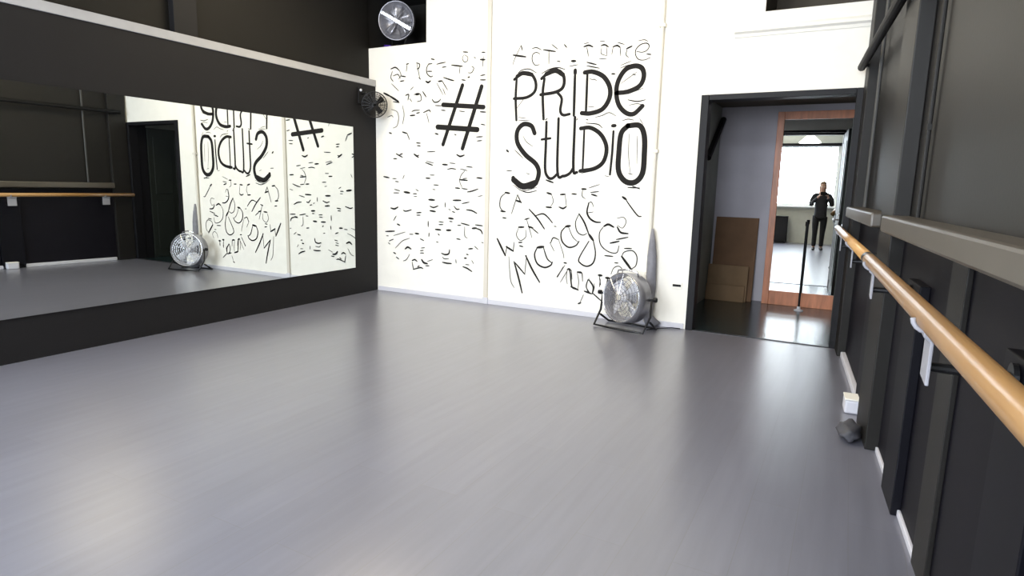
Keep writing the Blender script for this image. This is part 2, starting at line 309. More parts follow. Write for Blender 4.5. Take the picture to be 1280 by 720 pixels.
MURAL = [
('hash','bar',[(0.042,[(1.259,2.450),(0.999,1.806)])]),
('hash','bar',[(0.045,[(1.511,2.424),(1.268,1.760)])]),
('hash','bar',[(0.047,[(0.997,2.250),(1.539,2.204)])]),
('hash','bar',[(0.054,[(0.922,2.004),(1.462,1.963)])]),
('pride','letter_p',[(0.027,[(1.947,2.480),(1.941,2.276),(1.956,2.052)]),(0.031,[(1.919,2.475),(2.021,2.531),(2.119,2.517),(2.176,2.432),(2.166,2.338),(2.071,2.283),(1.921,2.277)]),(0.042,[(1.952,2.504),(2.021,2.533),(2.127,2.512)])]),
('pride','letter_r',[(0.029,[(2.276,2.461),(2.262,2.309),(2.280,2.053)]),(0.033,[(2.243,2.465),(2.322,2.517),(2.428,2.533),(2.496,2.471),(2.492,2.368),(2.409,2.321),(2.238,2.303)]),(0.046,[(2.296,2.507),(2.401,2.535),(2.487,2.488)]),(0.028,[(2.425,2.320),(2.481,2.253),(2.470,2.136),(2.503,2.088),(2.576,2.095)])]),
('pride','letter_i',[(0.028,[(2.620,2.471),(2.624,2.080)]),(0.036,[(2.620,2.525),(2.621,2.493)])]),
('pride','letter_d',[(0.025,[(2.754,2.478),(2.756,2.099)]),(0.044,[(2.725,2.496),(2.813,2.497),(2.926,2.445),(2.997,2.341),(2.998,2.230),(2.930,2.131),(2.807,2.095),(2.710,2.100)])]),
('pride','letter_e',[(0.044,[(3.073,2.280),(3.187,2.288),(3.301,2.336),(3.338,2.421),(3.315,2.498),(3.244,2.524),(3.152,2.497),(3.086,2.403),(3.068,2.293),(3.098,2.170),(3.175,2.089),(3.258,2.075),(3.340,2.145)])]),
('pride','outline',[(0.010,[(1.962,2.539),(2.011,2.566),(2.096,2.570),(2.181,2.526)]),(0.011,[(2.244,2.516),(2.331,2.552),(2.425,2.563),(2.506,2.540)]),(0.014,[(2.744,2.593),(2.846,2.563)]),(0.011,[(2.745,2.559),(2.880,2.527)]),(0.007,[(3.096,2.513),(3.184,2.540)]),(0.007,[(3.100,2.540),(3.206,2.572)]),(0.011,[(3.019,2.462),(3.044,2.460)]),(0.010,[(3.225,2.449),(3.255,2.440)]),(0.007,[(2.822,2.429),(2.860,2.409)]),(0.023,[(2.575,2.617),(2.621,2.613)]),(0.008,[(2.551,2.566),(2.648,2.577)])]),
('pride','outline',[(0.011,[(3.191,2.210),(3.286,2.191),(3.367,2.203)]),(0.007,[(3.206,2.159),(3.288,2.169),(3.363,2.148)]),(0.007,[(3.188,2.265),(3.337,2.313)]),(0.006,[(3.111,2.368),(3.270,2.468)]),(0.007,[(2.778,2.432),(2.829,2.418)]),(0.015,[(3.010,2.465),(3.046,2.462)]),(0.006,[(2.779,2.160),(2.842,2.157)]),(0.006,[(1.961,2.179),(2.056,2.290)]),(0.008,[(2.859,2.054),(2.933,2.070),(3.005,2.095),(3.080,2.059)]),(0.008,[(3.143,2.012),(3.202,2.026),(3.262,2.015)])]),
('studio','letter_s',[(0.048,[(2.180,1.911),(2.139,1.987),(2.043,2.006),(1.971,1.935),(1.977,1.812),(2.075,1.688),(2.205,1.589),(2.244,1.491),(2.198,1.372),(2.085,1.345),(1.984,1.376),(1.933,1.438)]),(0.064,[(1.939,1.418),(2.057,1.349),(2.211,1.392)])]),
('studio','letter_t',[(0.029,[(2.316,2.023),(2.317,1.784),(2.317,1.541),(2.350,1.456),(2.403,1.440),(2.469,1.494)]),(0.024,[(2.265,1.844),(2.368,1.855)])]),
('studio','letter_u',[(0.029,[(2.454,2.055),(2.463,1.506),(2.529,1.466),(2.602,1.495),(2.644,1.556)]),(0.029,[(2.638,2.061),(2.642,1.544),(2.685,1.506)])]),
('studio','letter_d',[(0.021,[(2.746,1.942),(2.746,1.540)]),(0.040,[(2.707,1.948),(2.814,1.952),(2.930,1.881),(2.994,1.754),(2.968,1.616),(2.871,1.545),(2.719,1.520)])]),
('studio','letter_i',[(0.023,[(3.059,1.913),(3.056,1.696),(3.044,1.489)]),(0.032,[(3.046,1.967),(3.073,1.967)])]),
('studio','letter_o',[(0.051,[(3.205,1.963),(3.323,1.961),(3.376,1.862),(3.387,1.684),(3.379,1.504),(3.308,1.417),(3.207,1.424),(3.133,1.524),(3.126,1.707),(3.140,1.889),(3.205,1.963)])]),
('studio','outline',[(0.007,[(2.041,1.884),(2.085,1.823),(2.162,1.773)]),(0.007,[(1.973,2.045),(2.120,2.048)]),(0.009,[(1.945,1.738),(2.048,1.651)]),(0.022,[(1.843,1.738),(1.867,1.718)]),(0.010,[(1.849,1.517),(1.913,1.513)]),(0.007,[(2.095,1.490),(2.138,1.478)]),(0.010,[(2.299,2.043),(2.326,2.059)]),(0.010,[(2.761,2.000),(2.888,1.985),(2.939,1.949)]),(0.009,[(2.759,2.039),(2.785,2.029)]),(0.009,[(2.669,2.048),(2.657,2.033)]),(0.006,[(2.733,1.497),(2.860,1.522)]),(0.006,[(3.222,1.887),(3.228,1.684),(3.255,1.503)]),(0.006,[(3.306,1.863),(3.317,1.594)]),(0.007,[(3.231,1.502),(3.280,1.492)]),(0.006,[(2.988,1.476),(3.038,1.466)]),(0.007,[(1.935,1.362),(2.058,1.302),(2.227,1.343)]),(0.006,[(1.978,2.081),(2.077,2.066)]),(0.006,[(3.319,2.029),(3.358,1.973)])]),
('act','lettering',[(0.006,[(1.895,2.622),(1.922,2.693),(1.990,2.814)]),(0.010,[(1.993,2.814),(2.008,2.765)]),(0.016,[(1.900,2.725),(2.050,2.696)]),(0.008,[(2.124,2.773),(2.173,2.779),(2.229,2.753)]),(0.008,[(2.216,2.713),(2.174,2.731),(2.133,2.713),(2.128,2.654),(2.165,2.604),(2.213,2.607)]),(0.013,[(2.256,2.751),(2.392,2.723)]),(0.007,[(2.318,2.734),(2.322,2.605)]),(0.007,[(2.349,2.796),(2.418,2.744)]),(0.010,[(2.489,2.784),(2.517,2.753)]),(0.009,[(2.416,2.628),(2.450,2.620)]),(0.014,[(2.705,2.744),(2.755,2.754),(2.800,2.736)]),(0.007,[(2.737,2.736),(2.758,2.649)]),(0.006,[(2.704,2.772),(2.754,2.779)]),(0.012,[(2.888,2.740),(2.925,2.745),(2.963,2.723)]),(0.006,[(2.944,2.724),(2.951,2.640)]),(0.006,[(2.895,2.723),(2.891,2.667),(2.948,2.640)]),(0.006,[(2.873,2.781),(2.923,2.779)]),(0.006,[(2.875,2.618),(2.950,2.609)]),(0.013,[(3.012,2.719),(3.054,2.727),(3.085,2.708)]),(0.007,[(3.085,2.708),(3.095,2.629)]),(0.006,[(3.012,2.713),(3.003,2.647)]),(0.007,[(3.058,2.756),(3.126,2.732)]),(0.013,[(3.152,2.691),(3.204,2.709)]),(0.007,[(3.158,2.691),(3.149,2.636),(3.175,2.607)]),(0.008,[(3.255,2.656),(3.308,2.646),(3.353,2.659),(3.374,2.695),(3.350,2.724),(3.292,2.718),(3.247,2.678),(3.244,2.629),(3.276,2.583),(3.335,2.573),(3.392,2.591)]),(0.006,[(3.266,2.753),(3.324,2.758),(3.360,2.739)]),(0.010,[(3.355,2.626),(3.396,2.618)])]),
('cad','lettering',[(0.009,[(2.015,1.312),(2.115,1.285),(2.222,1.307)]),(0.015,[(2.334,1.422),(2.418,1.396)]),(0.017,[(1.838,1.278),(1.894,1.270)]),(0.010,[(1.838,1.269),(1.783,1.218),(1.774,1.120),(1.821,1.066)]),(0.016,[(1.786,1.071),(1.843,1.067)]),(0.012,[(1.811,0.999),(1.857,0.995)]),(0.008,[(1.995,1.263),(1.923,1.047)]),(0.010,[(1.995,1.253),(2.042,1.168)]),(0.017,[(1.975,1.195),(2.041,1.178)]),(0.017,[(2.349,1.288),(2.402,1.274)]),(0.006,[(2.402,1.274),(2.426,1.200),(2.397,1.142)]),(0.015,[(2.344,1.137),(2.407,1.133)]),(0.015,[(2.506,1.273),(2.561,1.278)]),(0.006,[(2.561,1.269),(2.582,1.149)]),(0.015,[(2.497,1.142),(2.542,1.129),(2.578,1.149)]),(0.013,[(2.637,1.284),(2.688,1.282)]),(0.015,[(2.745,1.338),(2.794,1.336)]),(0.007,[(2.755,1.329),(2.754,1.265),(2.789,1.239)]),(0.009,[(2.845,1.304),(2.932,1.315)]),(0.014,[(2.855,1.286),(2.915,1.270)]),(0.006,[(2.823,1.349),(2.938,1.387)]),(0.019,[(3.189,1.269),(3.228,1.244)]),(0.011,[(3.218,1.252),(3.278,1.175),(3.356,1.089),(3.393,1.082)]),(0.010,[(3.240,1.363),(3.358,1.361)]),(0.009,[(3.285,1.377),(3.359,1.352)])]),
('work','lettering',[(0.020,[(1.748,0.760),(1.856,0.577)]),(0.008,[(1.856,0.577),(1.876,0.688)]),(0.018,[(1.865,0.678),(1.957,0.634)]),(0.008,[(1.957,0.634),(1.965,0.734)]),(0.016,[(2.016,0.904),(2.082,0.908)]),(0.007,[(2.016,0.895),(1.992,0.815),(2.043,0.759),(2.108,0.802),(2.105,0.880)]),(0.012,[(2.021,0.734),(2.065,0.740)]),(0.012,[(2.033,0.699),(2.078,0.692)]),(0.012,[(2.091,0.992),(2.145,1.008)]),(0.007,[(2.113,0.997),(2.185,0.797)]),(0.017,[(2.137,0.917),(2.192,0.904)]),(0.010,[(2.181,0.903),(2.259,0.850)]),(0.015,[(2.142,1.104),(2.242,1.012),(2.332,0.902)]),(0.013,[(2.226,1.040),(2.305,1.063),(2.359,1.037),(2.424,0.973)]),(0.008,[(2.446,0.936),(2.472,0.934)])]),
('manage','lettering',[(0.007,[(1.902,0.570),(1.931,0.310),(1.979,0.224)]),(0.018,[(1.971,0.515),(2.032,0.340),(2.082,0.174)]),(0.014,[(1.983,0.506),(2.109,0.387)]),(0.007,[(2.109,0.387),(2.125,0.597)]),(0.018,[(2.114,0.596),(2.196,0.454),(2.294,0.315)]),(0.023,[(2.253,0.694),(2.328,0.709)]),(0.015,[(2.253,0.694),(2.223,0.614),(2.259,0.519),(2.347,0.483),(2.420,0.512),(2.440,0.549)]),(0.012,[(2.328,0.699),(2.375,0.586),(2.430,0.542)]),(0.011,[(2.411,0.753),(2.441,0.812),(2.504,0.797)]),(0.006,[(2.504,0.797),(2.561,0.658),(2.574,0.602)]),(0.006,[(2.400,0.762),(2.457,0.670)]),(0.021,[(2.581,0.940),(2.632,0.950)]),(0.013,[(2.581,0.940),(2.532,0.875),(2.546,0.781),(2.621,0.723),(2.701,0.744),(2.740,0.793)]),(0.007,[(2.611,0.941),(2.667,0.835),(2.730,0.783)]),(0.009,[(2.727,1.081),(2.691,0.986),(2.715,0.894),(2.777,0.861),(2.825,0.882)]),(0.015,[(2.727,1.081),(2.791,0.991),(2.846,0.874)]),(0.022,[(2.846,0.874),(2.898,0.812)]),(0.013,[(2.898,0.812),(2.928,0.684),(2.909,0.580),(2.842,0.537),(2.770,0.560),(2.748,0.615),(2.849,0.800)]),(0.007,[(2.821,1.194),(2.859,1.205),(2.885,1.160)]),(0.016,[(2.830,1.195),(2.815,1.103),(2.848,1.040),(2.908,1.006),(2.966,1.003)]),(0.006,[(2.821,1.094),(2.884,1.106)])]),
('grade','lettering',[(0.018,[(3.007,0.965),(3.054,0.986),(3.112,0.962)]),(0.009,[(2.998,0.956),(2.962,0.890),(2.978,0.780),(3.059,0.712),(3.155,0.701),(3.179,0.775)]),(0.014,[(3.083,0.796),(3.177,0.821)]),(0.011,[(3.032,0.664),(3.119,0.662)]),(0.011,[(3.147,0.837),(3.268,0.868)]),(0.006,[(3.145,1.053),(3.210,1.065),(3.240,1.022),(3.207,0.958),(3.149,0.982)]),(0.016,[(3.150,0.964),(3.190,0.912),(3.266,0.904)])]),
('insp','lettering',[(0.011,[(3.237,0.752),(3.311,0.757)]),(0.009,[(3.213,0.669),(3.239,0.716),(3.322,0.735),(3.371,0.681),(3.367,0.590),(3.323,0.550)]),(0.020,[(3.213,0.669),(3.323,0.541)]),(0.008,[(2.499,0.393),(2.588,0.526)]),(0.006,[(2.543,0.339),(2.630,0.491)]),(0.013,[(2.630,0.491),(2.653,0.455),(2.680,0.303),(2.742,0.281)]),(0.013,[(2.576,0.554),(2.607,0.551)]),(0.009,[(2.734,0.471),(2.785,0.463),(2.799,0.373)]),(0.017,[(2.669,0.302),(2.753,0.276)]),(0.009,[(2.858,0.397),(2.842,0.320),(2.885,0.257)]),(0.015,[(2.868,0.398),(2.921,0.327),(2.915,0.251)]),(0.015,[(2.824,0.270),(2.905,0.250)]),(0.011,[(2.915,0.260),(3.017,0.186)]),(0.013,[(2.759,0.128),(2.789,0.141)]),(0.006,[(2.816,0.231),(2.779,0.140)]),(0.020,[(2.974,0.455),(3.010,0.454)]),(0.008,[(2.996,0.410),(2.990,0.334)]),(0.020,[(3.054,0.434),(3.092,0.434)]),(0.007,[(3.073,0.427),(3.067,0.361)]),(0.007,[(3.109,0.476),(3.135,0.543),(3.190,0.566),(3.231,0.524),(3.205,0.466)]),(0.009,[(3.141,0.599),(3.179,0.598)])]),
('insp','lettering',[(0.012,[(2.618,0.485),(2.640,0.494),(2.666,0.474)]),(0.006,[(2.666,0.474),(2.677,0.384)]),(0.006,[(2.618,0.480),(2.611,0.398),(2.625,0.327)]),(0.011,[(2.733,0.465),(2.782,0.459)]),(0.006,[(2.734,0.460),(2.754,0.370),(2.750,0.289)]),(0.006,[(2.870,0.412),(2.847,0.339),(2.860,0.274),(2.909,0.254),(2.933,0.307),(2.930,0.362)]),(0.008,[(2.984,0.442),(3.001,0.354)]),(0.006,[(3.075,0.426),(3.078,0.361)]),(0.007,[(2.568,0.507),(2.506,0.388)])]),
('up','lettering',[(0.012,[(0.241,2.692),(0.312,2.705),(0.370,2.666)]),(0.007,[(0.370,2.666),(0.393,2.612),(0.357,2.570)]),(0.009,[(0.264,2.664),(0.240,2.594),(0.275,2.548)]),(0.009,[(0.276,2.610),(0.346,2.623),(0.381,2.577)]),(0.011,[(0.380,2.542),(0.438,2.547)]),(0.007,[(0.251,2.522),(0.356,2.436)]),(0.011,[(0.392,2.603),(0.462,2.590)]),(0.007,[(0.485,2.737),(0.473,2.651)]),(0.010,[(0.474,2.729),(0.508,2.736)]),(0.010,[(0.621,2.736),(0.666,2.716),(0.655,2.674),(0.626,2.667)]),(0.007,[(0.626,2.728),(0.670,2.551)]),(0.010,[(0.655,2.570),(0.679,2.548)]),(0.012,[(0.831,2.764),(0.875,2.753)]),(0.010,[(0.799,2.716),(0.766,2.666),(0.773,2.606),(0.821,2.569),(0.854,2.575)]),(0.017,[(0.755,2.521),(0.788,2.507),(0.821,2.522)]),(0.009,[(0.788,2.708),(0.843,2.713)]),(0.010,[(0.777,2.631),(0.843,2.627)]),(0.010,[(0.908,2.700),(0.962,2.708),(1.026,2.713)]),(0.010,[(0.983,2.661),(1.037,2.665)]),(0.013,[(1.111,2.677),(1.257,2.654)]),(0.007,[(1.226,2.653),(1.216,2.578)]),(0.011,[(1.265,2.807),(1.327,2.798)]),(0.007,[(1.276,2.773),(1.256,2.742),(1.277,2.702),(1.318,2.704),(1.327,2.745),(1.286,2.773)]),(0.016,[(1.490,2.709),(1.549,2.704)]),(0.007,[(1.529,2.738),(1.521,2.633)]),(0.011,[(1.508,2.784),(1.548,2.780)]),(0.010,[(1.497,2.540),(1.552,2.546)]),(0.008,[(1.409,2.739),(1.429,2.729)]),(0.008,[(1.330,2.580),(1.381,2.580),(1.407,2.624),(1.380,2.646)]),(0.013,[(1.331,2.530),(1.355,2.535)])]),
('up2','lettering',[(0.007,[(0.909,2.495),(0.996,2.362)]),(0.015,[(0.930,2.511),(0.984,2.513)]),(0.009,[(0.984,2.513),(1.060,2.410)]),(0.013,[(1.005,2.549),(1.101,2.518),(1.144,2.507)]),(0.010,[(1.248,2.510),(1.300,2.502)]),(0.011,[(1.493,2.495),(1.563,2.491)]),(0.007,[(0.995,2.430),(1.028,2.360)]),(0.012,[(0.844,2.317),(0.877,2.284),(0.931,2.287),(0.964,2.312)]),(0.009,[(0.888,2.246),(0.986,2.239)]),(0.012,[(0.460,2.378),(0.506,2.385),(0.495,2.323)]),(0.009,[(0.586,2.381),(0.632,2.393),(0.677,2.377),(0.688,2.315),(0.632,2.300)]),(0.016,[(0.609,2.380),(0.654,2.381)]),(0.012,[(0.710,2.410),(0.760,2.347)]),(0.007,[(0.552,2.303),(0.518,2.340)]),(0.018,[(0.131,2.421),(0.226,2.380)]),(0.020,[(0.226,2.380),(0.355,2.311)]),(0.009,[(0.273,2.315),(0.367,2.298)]),(0.007,[(0.530,2.437),(0.575,2.469)]),(0.007,[(0.187,2.137),(0.247,2.153),(0.271,2.134)]),(0.007,[(0.248,2.225),(0.331,2.195),(0.354,2.122),(0.329,2.032),(0.270,2.007)]),(0.007,[(0.413,2.264),(0.436,2.156),(0.412,2.049)]),(0.014,[(0.528,2.144),(0.597,2.147)]),(0.009,[(0.552,2.188),(0.586,2.201),(0.665,2.202)]),(0.011,[(0.620,2.168),(0.665,2.175)]),(0.012,[(0.722,2.173),(0.800,2.197),(0.822,2.175)]),(0.007,[(0.766,2.163),(0.800,2.056)])]),
('mid','lettering',[(0.010,[(0.975,2.191),(1.029,2.185)]),(0.008,[(1.221,2.173),(1.294,2.162)]),(0.012,[(1.499,2.155),(1.570,2.149)]),(0.014,[(0.889,1.931),(0.933,1.921)]),(0.014,[(0.411,1.958),(0.481,1.939)]),(0.009,[(0.481,1.939),(0.516,1.866)]),(0.013,[(0.209,1.953),(0.245,1.943)]),(0.010,[(1.453,1.883),(1.535,1.885)]),(0.010,[(1.464,1.839),(1.525,1.843)]),(0.010,[(1.512,2.021),(1.563,2.011)]),(0.010,[(1.160,1.917),(1.182,1.908)]),(0.011,[(0.619,1.828),(0.676,1.824)]),(0.011,[(0.631,1.796),(0.676,1.792)]),(0.009,[(0.778,1.723),(0.890,1.728)])]),
('mid','lettering',[(0.013,[(0.314,1.703),(0.409,1.661)]),(0.013,[(0.369,1.692),(0.409,1.703)]),(0.011,[(0.273,1.644),(0.322,1.644)]),(0.017,[(0.583,1.698),(0.648,1.660)]),(0.010,[(0.622,1.677),(0.656,1.685)]),(0.016,[(1.192,1.690),(1.240,1.670),(1.293,1.684)]),(0.012,[(0.752,1.599),(0.855,1.568)]),(0.007,[(0.765,1.615),(0.868,1.595)]),(0.016,[(0.995,1.579),(1.062,1.575)]),(0.008,[(1.094,1.596),(1.173,1.590)]),(0.010,[(1.065,1.523),(1.119,1.533),(1.181,1.526)]),(0.010,[(1.326,1.557),(1.405,1.549)])]),
('mid2','lettering',[(0.007,[(1.242,1.530),(1.339,1.511)]),(0.007,[(1.303,1.505),(1.255,1.460),(1.236,1.389),(1.269,1.319)]),(0.014,[(1.231,1.409),(1.340,1.401)]),(0.008,[(1.280,1.420),(1.333,1.425)]),(0.014,[(1.466,1.433),(1.537,1.428)]),(0.015,[(0.117,1.428),(0.201,1.415)]),(0.009,[(0.256,1.405),(0.312,1.405)]),(0.009,[(0.298,1.373),(0.347,1.368)]),(0.007,[(0.435,1.450),(0.413,1.407)]),(0.014,[(0.758,1.419),(0.817,1.417)]),(0.008,[(0.817,1.455),(0.881,1.455)]),(0.010,[(0.869,1.342),(0.938,1.339)]),(0.007,[(0.856,1.290),(0.895,1.286)]),(0.009,[(0.283,1.276),(0.365,1.261)]),(0.009,[(0.269,1.233),(0.351,1.235)]),(0.021,[(0.433,1.248),(0.514,1.239)]),(0.008,[(0.608,1.284),(0.648,1.264)]),(0.011,[(0.568,1.230),(0.621,1.231)]),(0.007,[(0.581,1.198),(0.626,1.200)]),(0.014,[(1.178,1.313),(1.237,1.309)]),(0.010,[(1.269,1.309),(1.342,1.301)]),(0.012,[(1.342,1.271),(1.402,1.282),(1.485,1.308)]),(0.007,[(1.487,1.224),(1.545,1.236)])]),
('mid3','lettering',[(0.019,[(0.800,1.167),(0.882,1.165)]),(0.016,[(1.148,1.170),(1.254,1.173)]),(0.010,[(1.271,1.137),(1.368,1.156)]),(0.013,[(0.818,1.090),(0.870,1.077),(0.934,1.098)]),(0.017,[(0.818,1.037),(0.896,1.030)]),(0.010,[(1.035,1.139),(1.036,1.087)]),(0.017,[(0.225,1.047),(0.281,1.038),(0.336,1.062)]),(0.013,[(0.418,1.026),(0.459,1.017),(0.540,1.037)]),(0.013,[(0.621,1.004),(0.687,1.011)]),(0.011,[(0.621,0.976),(0.674,0.978)]),(0.012,[(1.161,1.102),(1.198,1.069),(1.235,1.074)]),(0.008,[(1.086,1.065),(1.111,1.057)]),(0.010,[(1.136,1.040),(1.174,1.031)]),(0.014,[(1.333,1.068),(1.406,1.061),(1.473,1.033)]),(0.019,[(1.087,0.961),(1.150,0.956)]),(0.010,[(1.100,0.924),(1.138,0.922)])]),
('low','lettering',[(0.015,[(0.321,0.854),(0.362,0.841)]),(0.009,[(0.307,0.952),(0.265,0.895)]),(0.010,[(0.948,0.913),(1.012,0.909)]),(0.010,[(0.948,0.879),(1.007,0.882)]),(0.017,[(0.897,0.819),(0.974,0.817)]),(0.011,[(0.936,0.769),(0.956,0.753)]),(0.019,[(1.058,0.818),(1.118,0.821)]),(0.012,[(1.262,0.911),(1.372,0.892)]),(0.010,[(1.213,0.884),(1.257,0.886)]),(0.012,[(1.456,0.901),(1.552,0.895)]),(0.018,[(1.414,0.858),(1.469,0.865)]),(0.014,[(1.469,0.861),(1.529,0.843),(1.553,0.804)]),(0.011,[(0.792,0.909),(0.792,0.846)]),(0.011,[(0.806,0.772),(0.801,0.729)]),(0.015,[(0.137,0.752),(0.278,0.764)]),(0.009,[(0.150,0.701),(0.184,0.699)]),(0.009,[(0.192,0.637),(0.263,0.664)]),(0.007,[(0.263,0.708),(0.444,0.762)]),(0.007,[(0.290,0.555),(0.402,0.650),(0.512,0.690)]),(0.009,[(0.178,0.614),(0.206,0.598)]),(0.017,[(0.599,0.754),(0.652,0.752)]),(0.009,[(0.512,0.740),(0.566,0.741)]),(0.011,[(0.674,0.693),(0.727,0.675)]),(0.012,[(1.202,0.726),(1.252,0.721)]),(0.007,[(1.311,0.873),(1.313,0.770),(1.350,0.741)]),(0.008,[(0.910,0.672),(0.941,0.667)]),(0.008,[(1.543,0.706),(1.567,0.699)])]),
('low2','lettering',[(0.018,[(0.443,0.554),(0.484,0.579),(0.533,0.560)]),(0.009,[(0.687,0.582),(0.740,0.590)]),(0.009,[(0.673,0.548),(0.721,0.556)]),(0.009,[(0.673,0.520),(0.727,0.524)]),(0.013,[(0.261,0.497),(0.295,0.484)]),(0.011,[(0.303,0.444),(0.345,0.421)]),(0.007,[(0.414,0.404),(0.461,0.423),(0.511,0.493)]),(0.015,[(0.988,0.539),(1.040,0.528),(1.090,0.542),(1.103,0.589)]),(0.008,[(1.001,0.497),(1.027,0.478),(1.091,0.483)]),(0.015,[(1.002,0.433),(1.066,0.427),(1.129,0.428)]),(0.008,[(1.192,0.480),(1.197,0.438)]),(0.014,[(1.369,0.618),(1.424,0.626)]),(0.008,[(1.448,0.655),(1.497,0.621)]),(0.012,[(1.340,0.554),(1.365,0.549)]),(0.015,[(1.311,0.506),(1.341,0.508)]),(0.007,[(1.414,0.487),(1.439,0.451)]),(0.015,[(1.293,0.404),(1.355,0.388),(1.416,0.358)]),(0.008,[(1.329,0.434),(1.379,0.432)]),(0.015,[(0.552,0.419),(0.592,0.433),(0.625,0.414)]),(0.009,[(0.552,0.397),(0.565,0.332),(0.579,0.311)]),(0.020,[(0.695,0.441),(0.727,0.407),(0.780,0.398)]),(0.011,[(0.753,0.370),(0.806,0.374)]),(0.007,[(0.780,0.426),(0.859,0.454)]),(0.013,[(0.565,0.310),(0.673,0.341),(0.713,0.334)]),(0.011,[(0.633,0.349),(0.660,0.362)])]),
]
# ------------------------------------------------------------------ the painted mural (strokes in wall metres: x, z)
def catmull(P, n=6):
    if len(P) < 3: return [Vector(p) for p in P]
    Q = [Vector(p) for p in P]; out = []
    for i in range(len(Q)-1):
        p0 = Q[i-1] if i else Q[0]*2-Q[1]; p1, p2 = Q[i], Q[i+1]; p3 = Q[i+2] if i+2 < len(Q) else Q[-1]*2-Q[-2]
        for k_ in range(n):
            t = k_/n; out.append(.5*((2*p1)+(p2-p0)*t+(2*p0-5*p1+4*p2-p3)*t*t+(3*p1-p0-3*p2+p3)*t*t*t))
    out.append(Q[-1]); return out
def ribbon(bm, pts, w, y, taper):
    P = catmull(pts); P = P if len(P) > 2 else [P[0].lerp(P[1], j/6) for j in range(7)]; n = len(P); L_, R_ = [], []
    for i, p in enumerate(P):
        d_ = (P[min(i+1, n-1)]-P[max(i-1, 0)]); 
        if d_.length < 1e-6: d_ = Vector((1, 0))
        d_.normalize(); nn = Vector((-d_.y, d_.x)); t = i/(n-1)
        f = 1 - taper*(abs(2*t-1)**2)
        L_.append(p+nn*w/2*f); R_.append(p-nn*w/2*f)
    e = (P[-1]-P[-2]).normalized(); s = (P[0]-P[1]).normalized()
    f = w/2*(1-taper)
    def cap(c, dd): 
        nn = Vector((-dd.y, dd.x)); return [c+nn*f*math.cos(a)+dd*f*math.sin(a) for a in (PI*.17, PI*.33, PI*.5, PI*.67, PI*.83)]
    ring = L_ + cap(P[-1], e) + list(reversed(R_)) + cap(P[0], s)
    # quads along the stroke, fans at the caps
    f0 = lambda v: bm.verts.new((v.x, y, v.y))
    lv = [f0(v) for v in L_]; rv = [f0(v) for v in R_]
    for i in range(n-1): bm.faces.new((lv[i], lv[i+1], rv[i+1], rv[i]))
    bm.faces.new([lv[-1]] + [f0(v) for v in cap(P[-1], e)] + [rv[-1]])
    bm.faces.new([rv[0]] + [f0(v) for v in cap(P[0], s)] + [lv[0]])
INFO = dict(
    hash=('painted_hash_sign', 'large black hash sign painted on the white wall left of the batten', 'wall painting'),
    pride=('painted_word', 'large black painted word PRIDE, the upper of the two big words', 'wall lettering'),
    studio=('painted_word', 'large black painted word STUDIO, under the big word PRIDE', 'wall lettering'),
    act=('painted_script', 'thin handwritten line arching above the big word PRIDE', 'wall lettering'),
    cad=('painted_script', 'thin handwritten line directly beneath the big word STUDIO', 'wall lettering'),
    work=('painted_script', 'slanting handwritten word starting with W beside the batten', 'wall lettering'),
    manage=('painted_script', 'larger slanting handwritten word starting with M and holding a long looped g', 'wall lettering'),
    grade=('painted_script', 'two handwritten letters like G and e, right of the looped g', 'wall lettering'),
    insp=('painted_script', 'lowest handwritten word, running down to the floor fan', 'wall lettering'),
    up=('painted_script', 'topmost arched line of thin script, above the hash sign', 'wall lettering'),
    up2=('painted_script', 'thin script left of the upper half of the hash sign, by the wall fan', 'wall lettering'),
    mid=('painted_script', 'sparse script marks around the foot of the hash sign', 'wall lettering'),
    mid2=('painted_script', 'rows of small script marks, first block below the hash sign', 'wall lettering'),
    mid3=('painted_script', 'rows of small script marks, second block below the hash sign', 'wall lettering'),
    low=('painted_script', 'small script with slanting strokes, last block but one above the skirting', 'wall lettering'),
    low2=('painted_script', 'small script nearest the skirting on the left of the batten', 'wall lettering'))
roots = {}; groups = {}
for g, nm, st in MURAL: groups.setdefault(g, []).append((nm, st))
yy = -.0012
for g, items in groups.items():
    n_, lab, cat_ = INFO[g]
    if g in ('hash', 'pride', 'studio'):
        xs_ = [p[0] for _, st in items for w, P in st for p in P]; zs_ = [p[1] for _, st in items for w, P in st for p in P]
        root = thing(n_, lab, cat_, (sum(xs_)/len(xs_), 0, min(zs_)))
        for nm, st in items:
            if nm == 'outline':
                for w, P in st:
                    yy -= .00001; bm = bmesh.new(); ribbon(bm, [(x-root.location.x, z-root.location.z) for x, z in P], w*1.1, yy, .4); link('outline_stroke', bm, 'paint', root)
                continue
            bm = bmesh.new()
            for w, P in st:
                yy -= .00001; ribbon(bm, [(x-root.location.x, z-root.location.z) for x, z in P], w*1.1, yy, .0 if nm == 'bar' else (.1 if nm != 'outline' else .4))
            link('letter' if nm.startswith('letter_') else nm, bm, 'paint', root)
    else:
        xs_ = [p[0] for _, st in items for w, P in st for p in P]; zs_ = [p[1] for _, st in items for w, P in st for p in P]
        root = thing(n_, lab, cat_, (sum(xs_)/len(xs_), 0, min(zs_)))
        for nm, st in items:
            for w, P in st:
                yy -= .00001; bm = bmesh.new(); ribbon(bm, [(x-root.location.x, z-root.location.z) for x, z in P], w*1.3, yy, .35); link('brush_stroke', bm, 'paint', root)

